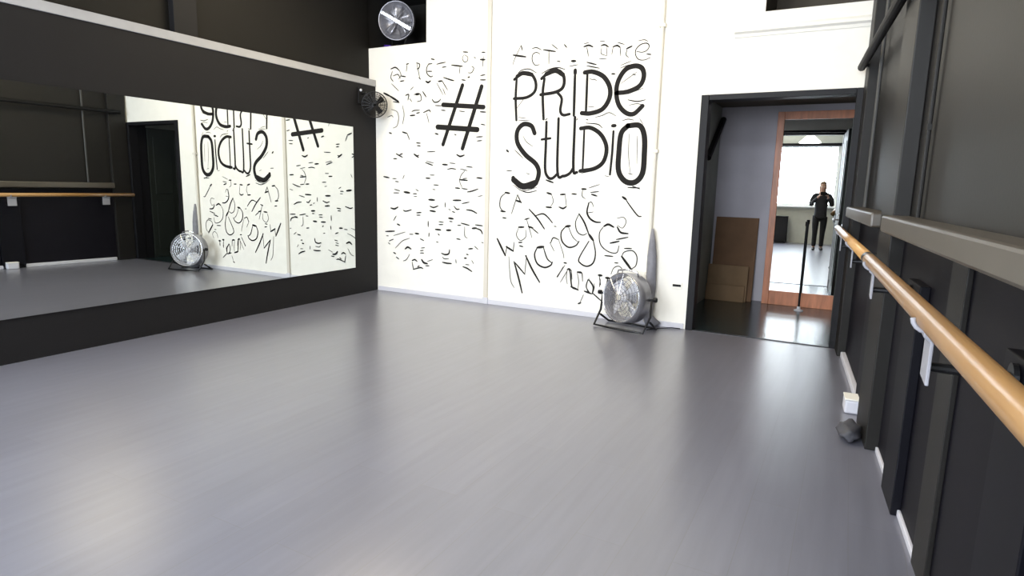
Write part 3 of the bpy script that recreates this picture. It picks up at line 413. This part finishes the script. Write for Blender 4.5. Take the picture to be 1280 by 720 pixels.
# ------------------------------------------------------------------ pipes and cables
bm = bmesh.new(); tube(bm, [(3.50, -.03, 0.03), (3.50, -.03, 3.7)], .018, 12)
for z in (.5, 1.7, 2.85): box(bm, 3.47, 3.53, -.05, 0, z, z+.03)
tag(link('wall_pipe', bm, 'conduit', smooth=False), 'cream painted vertical pipe on the white wall between the lettering and the doorway', 'pipe')
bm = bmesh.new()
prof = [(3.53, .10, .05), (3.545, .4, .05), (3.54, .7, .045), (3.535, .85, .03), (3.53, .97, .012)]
tube(bm, [(x, -.055-.0*z, z) for x, z, r in [(3.60, .0, .0)]+prof], [.075]+[r for *_, r in prof], 14)  # tapered grey upright beside the pipe, widest at the floor
tag(link('grey_taper', bm, 'greytaper', smooth=True), 'narrow grey tapered cover standing upright behind the floor fan', 'form')
bm = bmesh.new()
def rp(u, w, z): return RW @ Vector((-w, -u, z))
tube(bm, [rp(.12, .115, 2.36), rp(1.9, .115, 2.37), rp(4.2, .115, 2.39), rp(8.3, .115, 2.42)], .03, 12)
for u in (.2, 2.1, 5.2): 
    rbox(bm, u-.02, u+.02, .075, .12, 2.35, 2.37)
tag(link('ceiling_pipe', bm, 'black'), 'black horizontal pipe high along the graphite right wall', 'pipe')
bm = bmesh.new(); tube(bm, [rp(.62, .03, 1.255), rp(.62, .03, 3.3)], .013, 10)
tag(link('wall_conduit', bm, 'conduit2'), 'thin grey upright conduit above the sill nearest the doorway on the right wall', 'pipe')
bm = bmesh.new(); tube(bm, [rp(2.66, .02, 1.252), rp(2.66, .02, 3.4)], .010, 10); box(bm, -.03, -.012, -2.675, -2.645, 1.64, 1.665, RW)
tag(link('wall_conduit', bm, 'right'), 'thin graphite upright conduit above the nearer long sill on the right wall', 'pipe')
# socket slot
s_ = thing('wall_socket', 'small dark slot plate low on the white pier left of the doorway', 'socket', (3.79, 0, .425))
mbox('plate', 'white', -.05, .05, -.008, 0, -.035, .035, s_, bevel=.003); mbox('slot', 'black', -.04, .04, -.0105, -.008, -.01, .012, s_)

# ------------------------------------------------------------------ ballet barre on brackets
BZ = 1.06
def bp(v): return Vector((5.13+.06*v, -v, BZ))
ba = thing('ballet_barre', 'long round varnished wooden ballet barre along the right wall', 'barre', bp(3.5))
bm = bmesh.new(); o_ = Vector(ba.location)
tube(bm, [bp(v)-o_ for v in (.03, 2.75)], .027, 20); link('barre_pole', bm, 'barre', ba, smooth=True)
bm = bmesh.new(); tube(bm, [bp(v)-o_ for v in (2.755, 8.0)], .027, 20); link('barre_pole', bm, 'barre', ba, smooth=True)
bm = bmesh.new(); tube(bm, [bp(v)-o_ for v in (2.72, 2.79)], .0282, 20); link('joint_collar', bm, 'iron', ba)
for v in (.45, 1.68, 2.92, 4.25, 5.65, 7.0):
    c = bp(v); wallx = 5.28+.08*v
    pass
    bm = bmesh.new(); x0 = c.x-o_.x; y0 = c.y-o_.y; z0 = -.0
    # upright plate with a curved arm up to the pole
    prism(bm, [(x0-.008, -.028), (x0+.014, -.028), (x0+.014, -.155), (x0+.006, -.155), (x0+.006, -.05), (x0-.008, -.04)], 'y', y0-.055, y0+.055)
    tube(bm, [(x0+.031*math.cos(a), y0-.02, .031*math.sin(a)) for a in [PI+PI*j/8 for j in range(9)]], .007, 6)
    bk = link('bracket', bm, 'bracket', ba, bevel=.002)
    bm = bmesh.new(); tube(bm, [(x0+.013, y0, -.12), (wallx-.052-o_.x, y0, -.12)], .012, 10); tube(bm, [(wallx-.062-o_.x, y0, -.12), (wallx-.051-o_.x, y0, -.12)], .035, 16)
    link('bracket_arm', bm, 'iron', bk)

# ------------------------------------------------------------------ floor fan by the pipe
def guard(bm, c, r, nrm, rings, spokes, depth, wr=.0025):
    c = Vector(c); nrm = Vector(nrm).normalized(); a = nrm.orthogonal().normalized(); b = nrm.cross(a)
    tube(bm, circle(c, r, a, b, 40), wr*2.4, 8)
    for i in range(1, rings):
        q = i/rings; tube(bm, circle(c+nrm*depth*(1-q*q), r*q, a, b, 36), wr, 5)
    for i in range(spokes):
        t = 2*PI*i/spokes; d_ = a*math.cos(t)+b*math.sin(t)
        tube(bm, [c+nrm*depth*(1-q*q)+d_*r*q for q in (.12, .4, .7, 1)], wr, 5)
def blades(bm, c, r, nrm, n, twist=.5, wid=.8):
    c = Vector(c); nrm = Vector(nrm).normalized(); a = nrm.orthogonal().normalized(); b = nrm.cross(a)
    for i in range(n):
        t0 = 2*PI*i/n; rows = []
        for q in (.15, .4, .7, .95):
            row = []
            for s_ in (-1, -.33, .33, 1):
                t = t0+s_*wid*(.25+.3*q)/max(q, .3)*.55
                row.append(bm.verts.new(c+(a*math.cos(t)+b*math.sin(t))*r*q+nrm*(s_*twist*r*.22+.02*r*s_*s_)))
            rows.append(row)
        for A, B in zip(rows, rows[1:]):
            for k_ in range(3): bm.faces.new((A[k_], A[k_+1], B[k_+1], B[k_]))
def solid(o, t):
    s_ = o.modifiers.new('thickness', 'SOLIDIFY'); s_.thickness = t; s_.offset = 0; return o
ff = thing('floor_fan', 'pale metal drum fan on a black tube stand on the floor by the pipe', 'fan', (3.38, -.29, 0), math.radians(-12))
n_ = Vector((-.25, -1, .12)).normalized(); c_ = Vector((-.0, 0, .30))
Tz = Matrix.Translation(c_) @ Vector((0, 0, 1)).rotation_difference(n_).to_matrix().to_4x4()
bm = bmesh.new(); lathe(bm, [(.235, -.075), (.245, -.08), (.245, .08), (.235, .085), (.228, .08), (.228, -.075)], Tz, 40)
for f in [f for f in bm.faces if len(f.verts) > 4]: bm.faces.remove(f)
ring = link('drum', bm, 'galv', ff, smooth=True)
bm = bmesh.new(); guard(bm, c_+n_*.085, .237, n_, 7, 16, .03); link('front_guard', bm, 'chrome', ff)
bm = bmesh.new(); guard(bm, c_-n_*.08, .237, -n_, 5, 12, .03); link('rear_guard', bm, 'chrome', ff)
bm = bmesh.new(); blades(bm, c_+n_*.01, .215, n_, 4, .5, .9); fb = solid(link('blades', bm, 'fanwhite', ff, smooth=True), .003)
bm = bmesh.new(); lathe(bm, [(.035, .0), (.045, -.01), (.05, -.09), (.04, -.105)], Tz, 20); link('motor', bm, 'fanwhite', ff)
bm = bmesh.new(); lathe(bm, [(.02, .055), (.04, .045), (.042, .0)], Tz, 20); link('hub', bm, 'fanwhite', fb, smooth=True)
bm = bmesh.new()
tube(bm, [(-.27, 0, .32), (-.275, -.02, .15), (-.27, -.14, .016), (-.1, -.15, .014), (.1, -.15, .014), (.27, -.14, .016), (.275, -.02, .15), (.27, 0, .32)], .011, 10)
link('stand', bm, 'iron', ff, smooth=True)
bm = bmesh.new(); tube(bm, [(-.275, -.02, .10), (-.27, .13, .014), (0, .15, .014), (.27, .13, .014), (.275, -.02, .10)], .011, 10); link('rear_foot', bm, 'iron', ff, smooth=True)
for s in (-1, 1):
    bm = bmesh.new(); tube(bm, [(s*.235, 0, .305), (s*.30, 0, .32)], .012, 12); tube(bm, [(s*.29, 0, .32), (s*.32, 0, .32)], .022, 12); link('knob', bm, 'iron', ff)
bm = bmesh.new(); tube(bm, [(-.12, 0, .52), (-.10, -.01, .565), (0, -.01, .58), (.10, -.01, .565), (.12, 0, .52)], .009, 10); link('carry_handle', bm, 'chrome', ff, smooth=True)
bm = bmesh.new(); tube(bm, [(3.6, -.30, .012), (3.68, -.14, .008), (3.78, -.05, .008), (3.86, -.045, .008)], .005, 8)
tag(link('power_cable', bm, 'black'), 'thin dark cable on the floor between the floor fan and the doorway', 'cable')

# wall fan in the corner
wf = thing('wall_fan', 'small black wall fan mounted high in the left corner above the mirror', 'fan', (.001, -.26, 2.33))
mbox('mounting_plate', 'black', 0, .02, -.06, .06, -.06, .12, wf, bevel=.004)
bm = bmesh.new(); tube(bm, [(.02, 0, .05), (.07, 0, .06), (.09, .03, .01), (.10, .05, -.03)], .014, 10); link('arm', bm, 'black', wf, smooth=True)
n2 = Vector((.75, -.75, -.25)).normalized(); c2 = Vector((.16, .05, -.07))
T2 = Matrix.Translation(c2) @ Vector((0, 0, 1)).rotation_difference(n2).to_matrix().to_4x4()
bm = bmesh.new(); lathe(bm, [(.03, -.1), (.045, -.09), (.05, -.02), (.03, 0)], T2, 18); link('motor', bm, 'black', wf, smooth=True)
bm = bmesh.new(); guard(bm, c2+n2*.03, .145, n2, 8, 20, .03, .0028); guard(bm, c2+n2*.02, .145, -n2, 6, 16, .05, .0028); link('guard', bm, 'iron', wf)
bm = bmesh.new(); blades(bm, c2+n2*.03, .125, n2, 4, .5, .9); solid(link('blades', bm, 'black', wf, smooth=True), .003)
bm = bmesh.new(); bmesh.ops.create_uvsphere(bm, u_segments=12, v_segments=8, radius=.016, matrix=Matrix.Translation((.025, -.03, .09))); link('indicator', bm, 'fanwhite', wf)['label'] = 'small white button'

# round metal fan in the black recess
nf = thing('recess_fan', 'round silvery metal fan inside the black recess at the top left of the white wall', 'fan', (.20, .18, 2.955))
n3 = Vector((.35, -1, -.1)).normalized(); c3 = Vector((0, 0, .32))
T3 = Matrix.Translation(c3) @ Vector((0, 0, 1)).rotation_difference(n3).to_matrix().to_4x4()
bm = bmesh.new(); lathe(bm, [(.05, -.09), (.15, -.08), (.215, -.03), (.222, .05), (.216, .05), (.2, -.02), (.13, -.06), (.05, -.065)], T3, 40); link('shroud', bm, 'galv', nf, smooth=True)
bm = bmesh.new(); blades(bm, c3+n3*.01, .19, n3, 5, .5, .9); solid(link('blades', bm, 'galv', nf, smooth=True), .003)
bm = bmesh.new(); a3 = (T3.to_3x3() @ Vector((1, 0, 0)));
d3 = Vector((.86, .28, -.5)).normalized(); d3 = (d3-n3*d3.dot(n3)).normalized()
e3 = n3.cross(d3)
for s in (-1, 1): pass
vv = [c3+n3*.06+d3*s*.21+e3*t*.022 for s, t in ((-1, -1), (1, -1), (1, 1), (-1, 1))]
A_ = [bm.verts.new(v) for v in vv]; B_ = [bm.verts.new(v+n3*.012) for v in vv]
bm.faces.new(A_); bm.faces.new(B_[::-1])
for i in range(4): bm.faces.new((A_[i], A_[(i+1) % 4], B_[(i+1) % 4], B_[i]))
link('cross_bar', bm, 'chrome', nf, bevel=.004)['label'] = 'bright slanting bar'
bm = bmesh.new(); guard(bm, c3+n3*.052, .217, n3, 6, 12, .02, .002); link('guard', bm, 'galv', nf)
bm = bmesh.new(); box(bm, -.10, .10, -.05, .05, 0, .02); tube(bm, [(-.08, 0, .01), (-.1, .02, .12), (-.18, .03, .26)], .008, 8); tube(bm, [(.08, 0, .01), (.12, .02, .12), (.18, .05, .26)], .008, 8); link('stand', bm, 'black', nf)
bm = bmesh.new(); tube(bm, [(.03, .13, 2.962), (.08, .06, 2.968), (.14, .05, 2.975), (.19, .07, 2.965), (.14, .10, 2.965), (.10, .05, 2.985), (.20, .05, 2.968)], .006, 8)
tag(link('looped_cable', bm, 'purple', smooth=True), 'violet looped cable lying at the bottom of the black recess', 'cable')

# ------------------------------------------------------------------ small things on the floor by the right wall
t = thing('floor_socket_box', 'white block standing on the floor where the right wall skirting ends', 'box', rp(1.72, .085, 0), ang)
mbox('body', 'base', -.045, .045, -.07, .07, 0, .085, t, bevel=.012); mbox('lid', 'white', -.047, .047, -.072, .072, .0855, .096, t, bevel=.004)
bm = bmesh.new(); bmesh.ops.create_icosphere(bm, subdivisions=3, radius=1)
for v in bm.verts:
    n0 = 1+.18*math.sin(v.co.x*5+1)*math.cos(v.co.y*4+v.co.z*6)
    v.co = Vector((v.co.x*.06*n0, v.co.y*.12*n0, max(0, .045+v.co.z*.05*n0)))
    v.co = Matrix.Translation(rp(2.22, .14, 0)) @ v.co
tag(link('crumpled_cloth', bm, 'lump', smooth=True), 'small dark grey crumpled lump on the floor against the right wall', 'cloth')

# ------------------------------------------------------------------ hallway contents
def lean(name, label, cat, m_, x0, x1, h, t_, yb, yt, z0=0.0):
    bm = bmesh.new(); 
    A = [bm.verts.new(v) for v in ((x0, yb, z0), (x1, yb, z0), (x1, yb+t_, z0), (x0, yb+t_, z0))]
    B = [bm.verts.new(v) for v in ((x0, yt, h), (x1, yt, h), (x1, yt+t_, h), (x0, yt+t_, h))]
    bm.faces.new(A[::-1]); bm.faces.new(B)
    for i in range(4): bm.faces.new((A[i], A[(i+1) % 4], B[(i+1) % 4], B[i]))
    return tag(link(name, bm, m_, bevel=.004), label, cat)
lean('cardboard_sheet', 'tall brown board leaning on the hallway wall left of the framed mirror', 'board', 'card', 3.74, 4.245, 1.03, .025, 2.0, 2.10)
lean('cardboard_sheet', 'lower tan board leaning in front of the tall brown board', 'board', 'card2', 3.71, 4.19, .44, .025, 1.93, 1.965)
lean('cardboard_sheet', 'lowest tan strip of board at the foot of the leaning boards', 'board', 'card2', 3.71, 4.17, .20, .02, 1.88, 1.90)
bm = bmesh.new(); tube(bm, [(3.74, 2.06, 2.22), (3.73, 1.35, 1.72)], .035, 8)
tag(link('slanting_batten', bm, 'black'), 'black slanting batten fixed high on the left hallway wall', 'batten')
mth = math.radians(1.8)
mr = thing('framed_mirror', 'tall mirror in an orange pine frame standing in the hallway', 'mirror', (4.82, 2.02, 0), mth)
bm = bmesh.new(); box(bm, -.455, -.38, -.025, .025, 0, 2.28); box(bm, .38, .455, -.025, .025, 0, 2.28); link('stile', bm, 'orange', mr, bevel=.004)
mbox('top_rail', 'orange', -.379, .379, -.025, .025, 2.19, 2.28, mr, bevel=.004); mbox('bottom_rail', 'orange', -.379, .379, -.025, .025, .0, .17, mr, bevel=.004)
mbox('mirror_glass', 'mirror2', -.379, .379, -.006, .002, .17, 2.19, mr); mbox('backing_board', 'card', -.43, .43, .0255, .04, .02, 2.26, mr)
po = thing('pole_stand', 'slim black pole with a small pale foot in front of the framed mirror', 'pole', (4.80, 1.74, 0))
bm = bmesh.new(); tube(bm, [(0, 0, .02), (0, 0, .98)], .012, 10); link('pole', bm, 'black', po)
bm = bmesh.new(); lathe(bm, [(.05, 0), (.05, .008), (.02, .02), (.018, .05)], None, 20); link('foot', bm, 'fanwhite', po)
bm = bmesh.new(); tube(bm, [(-.0, 0, .98), (.0, 0, 1.03)], .018, 10); link('cap', bm, 'black', po)

# hidden-behind-the-lens half of the studio, seen in the hallway mirror
cb = thing('low_cabinet', 'small dark cabinet under the bright rear window, seen in the hallway mirror', 'cabinet', (4.28, REAR+.2, 0))
mbox('body', 'black', -.16, .16, -.15, .15, .02, .72, cb, bevel=.005); mbox('door', 'iron', -.145, .145, .152, .165, .06, .68, cb); mbox('plinth', 'frame', -.14, .14, -.13, .13, 0, .019, cb)
pl = thing('pendant_lamp', 'bright conical pendant lamp high in the studio, seen in the hallway mirror', 'lamp', (4.78, -6.9, 2.56))
bm = bmesh.new(); lathe(bm, [(.25, 0), (.24, .02), (.09, .16), (.03, .2)], None, 28); link('shade', bm, 'lampglow', pl, smooth=True)
bm = bmesh.new(); tube(bm, [(0, 0, .15), (0, 0, 1.08)], .005, 8); link('cord', bm, 'black', pl)
for x, y in LAMPS:
    f = thing('ceiling_panel', 'square ceiling light panel of the studio ceiling', 'lamp', (x, y, 3.64), 0, 'ceiling light panels')
    bm = bmesh.new()
    for q in [(-.62, .62, -.62, -.60), (-.62, .62, .60, .62), (-.62, -.60, -.60, .60), (.60, .62, -.60, .60)]: box(bm, *q, -.01, .06)
    link('frame', bm, 'pvc', f); mbox('diffuser', 'lampglow', -.60, .60, -.60, .60, .01, .02, f)

# ------------------------------------------------------------------ the person filming
def skin_obj(name, chains, m_, parent, sub=2):
    verts, rad, edges, roots_ = [], [], [], []
    idx = {}
    for ch in chains:
        prev = None
        for j, (key, co, r) in enumerate(ch):
            if key is not None and key in idx: i = idx[key]
            else:
                i = len(verts); verts.append(co); rad.append(r)
                if key is not None: idx[key] = i
                if prev is None: roots_.append(i)
            if prev is not None: edges.append((prev, i))
            prev = i
    me = bpy.data.meshes.new(name); me.from_pydata(verts, edges, []); me.materials.append(M[m_])
    o = bpy.data.objects.new(name, me); C.objects.link(o)
    if parent: o.parent = parent
    sk = o.modifiers.new('skin', 'SKIN'); sk.use_smooth_shade = True
    if not me.skin_vertices:
        me.attributes.new if False else None
    lay = me.skin_vertices[0].data if len(me.skin_vertices) else None
    if lay:
        for i, r in enumerate(rad):
            lay[i].radius = r if isinstance(r, tuple) else (r, r); lay[i].use_root = i in roots_
    ss = o.modifiers.new('sub', 'SUBSURF'); ss.levels = sub; ss.render_levels = sub
    return o
P0 = Vector((5.155, -6.43, 0))
pe = thing('person', 'person in dark jacket and black trousers holding a phone up, seen in the hallway mirror', 'person', P0)
hd = {}
def arm(s):   # shoulder, elbow, wrist
    return [('sh%d' % s, (s*.165, 0, 1.30), .052), (None, (s*.215, .05, 1.17), .044), ('el%d' % s, (s*.225, .12, 1.07), .040), (None, (s*.16, .23, 1.18), .033), ('wr%d' % s, (s*.092+.02, .315, 1.285), (.024, .019))]
body = [[('pel', (0, 0, .89), (.10, .07)), ('wst', (0, 0, 1.0), (.095, .07)), ('chs', (0, 0, 1.20), (.14, .095)), ('nb', (0, 0, 1.33), (.07, .06)), (None, (0, .01, 1.385), (.048, .05)), ('hb', (0, .02, 1.43), (.055, .06)), (None, (0, .03, 1.49), (.068, .082)), (None, (0, .02, 1.555), (.066, .08)), (None, (0, .01, 1.60), (.035, .04))]]
for s in (-1, 1):
    body.append([('nb', 0, 0)] + arm(s))
    wr = Vector((s*.092+.02, .315, 1.285)); palm = Vector((s*.072+.02, .345, 1.325))
    body.append([('wr%d' % s, 0, 0), ('pm%d' % s, tuple(palm), (.030, .015))])
    for j, ln in enumerate((.052, .058, .054, .042)):
        b0 = palm+Vector((s*.004, .008+.004*j, .022-.016*j)); 
        body.append([(None, tuple(palm+Vector((0, .0, .014-.010*j))), .009), (None, tuple(b0+Vector((-s*.008, .020, .004))), .0085), (None, tuple(b0+Vector((-s*(.008+ln*.45), .022, .006))), .0078), (None, tuple(b0+Vector((-s*(.008+ln*.75), .008, .006))), .0068)])
    body.append([(None, tuple(palm+Vector((0, 0, .0))), .011), (None, tuple(palm+Vector((-s*.02, -.016, .016))), .0095), (None, tuple(palm+Vector((-s*.042, -.020, .022))), .008)])
    body.append([('pel', 0, 0), ('hip%d' % s, (s*.085, 0, .76), .072), (None, (s*.085, .01, .58), .066), (None, (s*.08, .015, .42), .052), (None, (s*.08, -.01, .28), .048), (None, (s*.08, -.005, .12), .034), (None, (s*.08, 0, .05), .036), (None, (s*.085, .10, .03), .028)])
skin_obj('body', body, 'skin', pe)
jk = [[('j0', (0, 0, .71), (.16, .12)), (None, (0, 0, .84), (.15, .115)), ('j1', (0, 0, .98), (.14, .105)), ('j2', (0, 0, 1.20), (.165, .115)), ('j3', (0, 0, 1.325), (.10, .08)), (None, (0, 0, 1.36), (.066, .066))]]
for s in (-1, 1): jk.append([('j3', 0, 0), (None, (s*.165, 0, 1.305), .062), (None, (s*.215, .05, 1.17), .055), (None, (s*.225, .12, 1.07), .051), (None, (s*.165, .22, 1.175), .043), (None, (s*.105+.012, .295, 1.262), .034)])
skin_obj('jacket', jk, 'jacket', pe)
tr = [[('t0', (0, 0, .85), (.135, .11))]]
for s in (-1, 1): tr.append([('t0', 0, 0), (None, (s*.085, 0, .76), .092), (None, (s*.085, .01, .58), .076), (None, (s*.08, .015, .42), .062), (None, (s*.08, -.008, .25), .056), (None, (s*.08, 0, .075), .052)])
skin_obj('trousers', tr, 'trousers', pe)
for s in (-1, 1):
    skin_obj('shoe', [[(None, (s*.08, -.035, .045), (.042, .042)), (None, (s*.083, .06, .040), (.044, .036)), (None, (s*.088, .145, .030), (.040, .026)), (None, (s*.09, .185, .026), (.026, .018))]], 'shoe', pe)
hairc = [[(None, (0, .075, 1.57), (.05, .03)), (None, (0, .05, 1.61), (.06, .045)), ('h1', (0, -.0, 1.575), (.084, .092)), (None, (0, -.035, 1.49), (.082, .066)), (None, (0, -.06, 1.40), (.088, .045)), (None, (0, -.085, 1.30), (.08, .032)), (None, (0, -.115, 1.22), (.045, .02))]]
skin_obj('hair', hairc, 'hair', pe)
bm = bmesh.new()
for s in (-1, 1): bmesh.ops.create_uvsphere(bm, u_segments=12, v_segments=8, radius=.012, matrix=Matrix.Translation((s*.030, .098, 1.505)))
link('eyes', bm, 'pvc', pe, smooth=True)
bm = bmesh.new(); prism(bm, [(.098, 1.505), (.122, 1.468), (.100, 1.460)], 'x', -.011, .011); link('nose', bm, 'skin', pe, bevel=.004)
bm = bmesh.new(); box(bm, -.022, .022, .090, .103, 1.436, 1.445); link('mouth', bm, mat('lips', (.45, .16, .14), .5), pe, bevel=.003)
for s in (-1, 1):
    bm = bmesh.new(); bmesh.ops.create_uvsphere(bm, u_segments=12, v_segments=8, radius=1, matrix=Matrix.Translation((s*.072, .02, 1.49)) @ Matrix.Diagonal((.010, .018, .028, 1))); link('ear', bm, 'skin', pe, smooth=True)
ph = thing('mobile_phone', 'thin dark phone held up in both hands, seen in the hallway mirror', 'phone', (5.176, -6.022, 1.35))
mbox('case', 'black', -.075, .075, -.012, -.003, -.038, .038, ph, bevel=.003); mbox('screen', 'iron', -.07, .07, -.0135, -.0121, -.034, .034, ph)
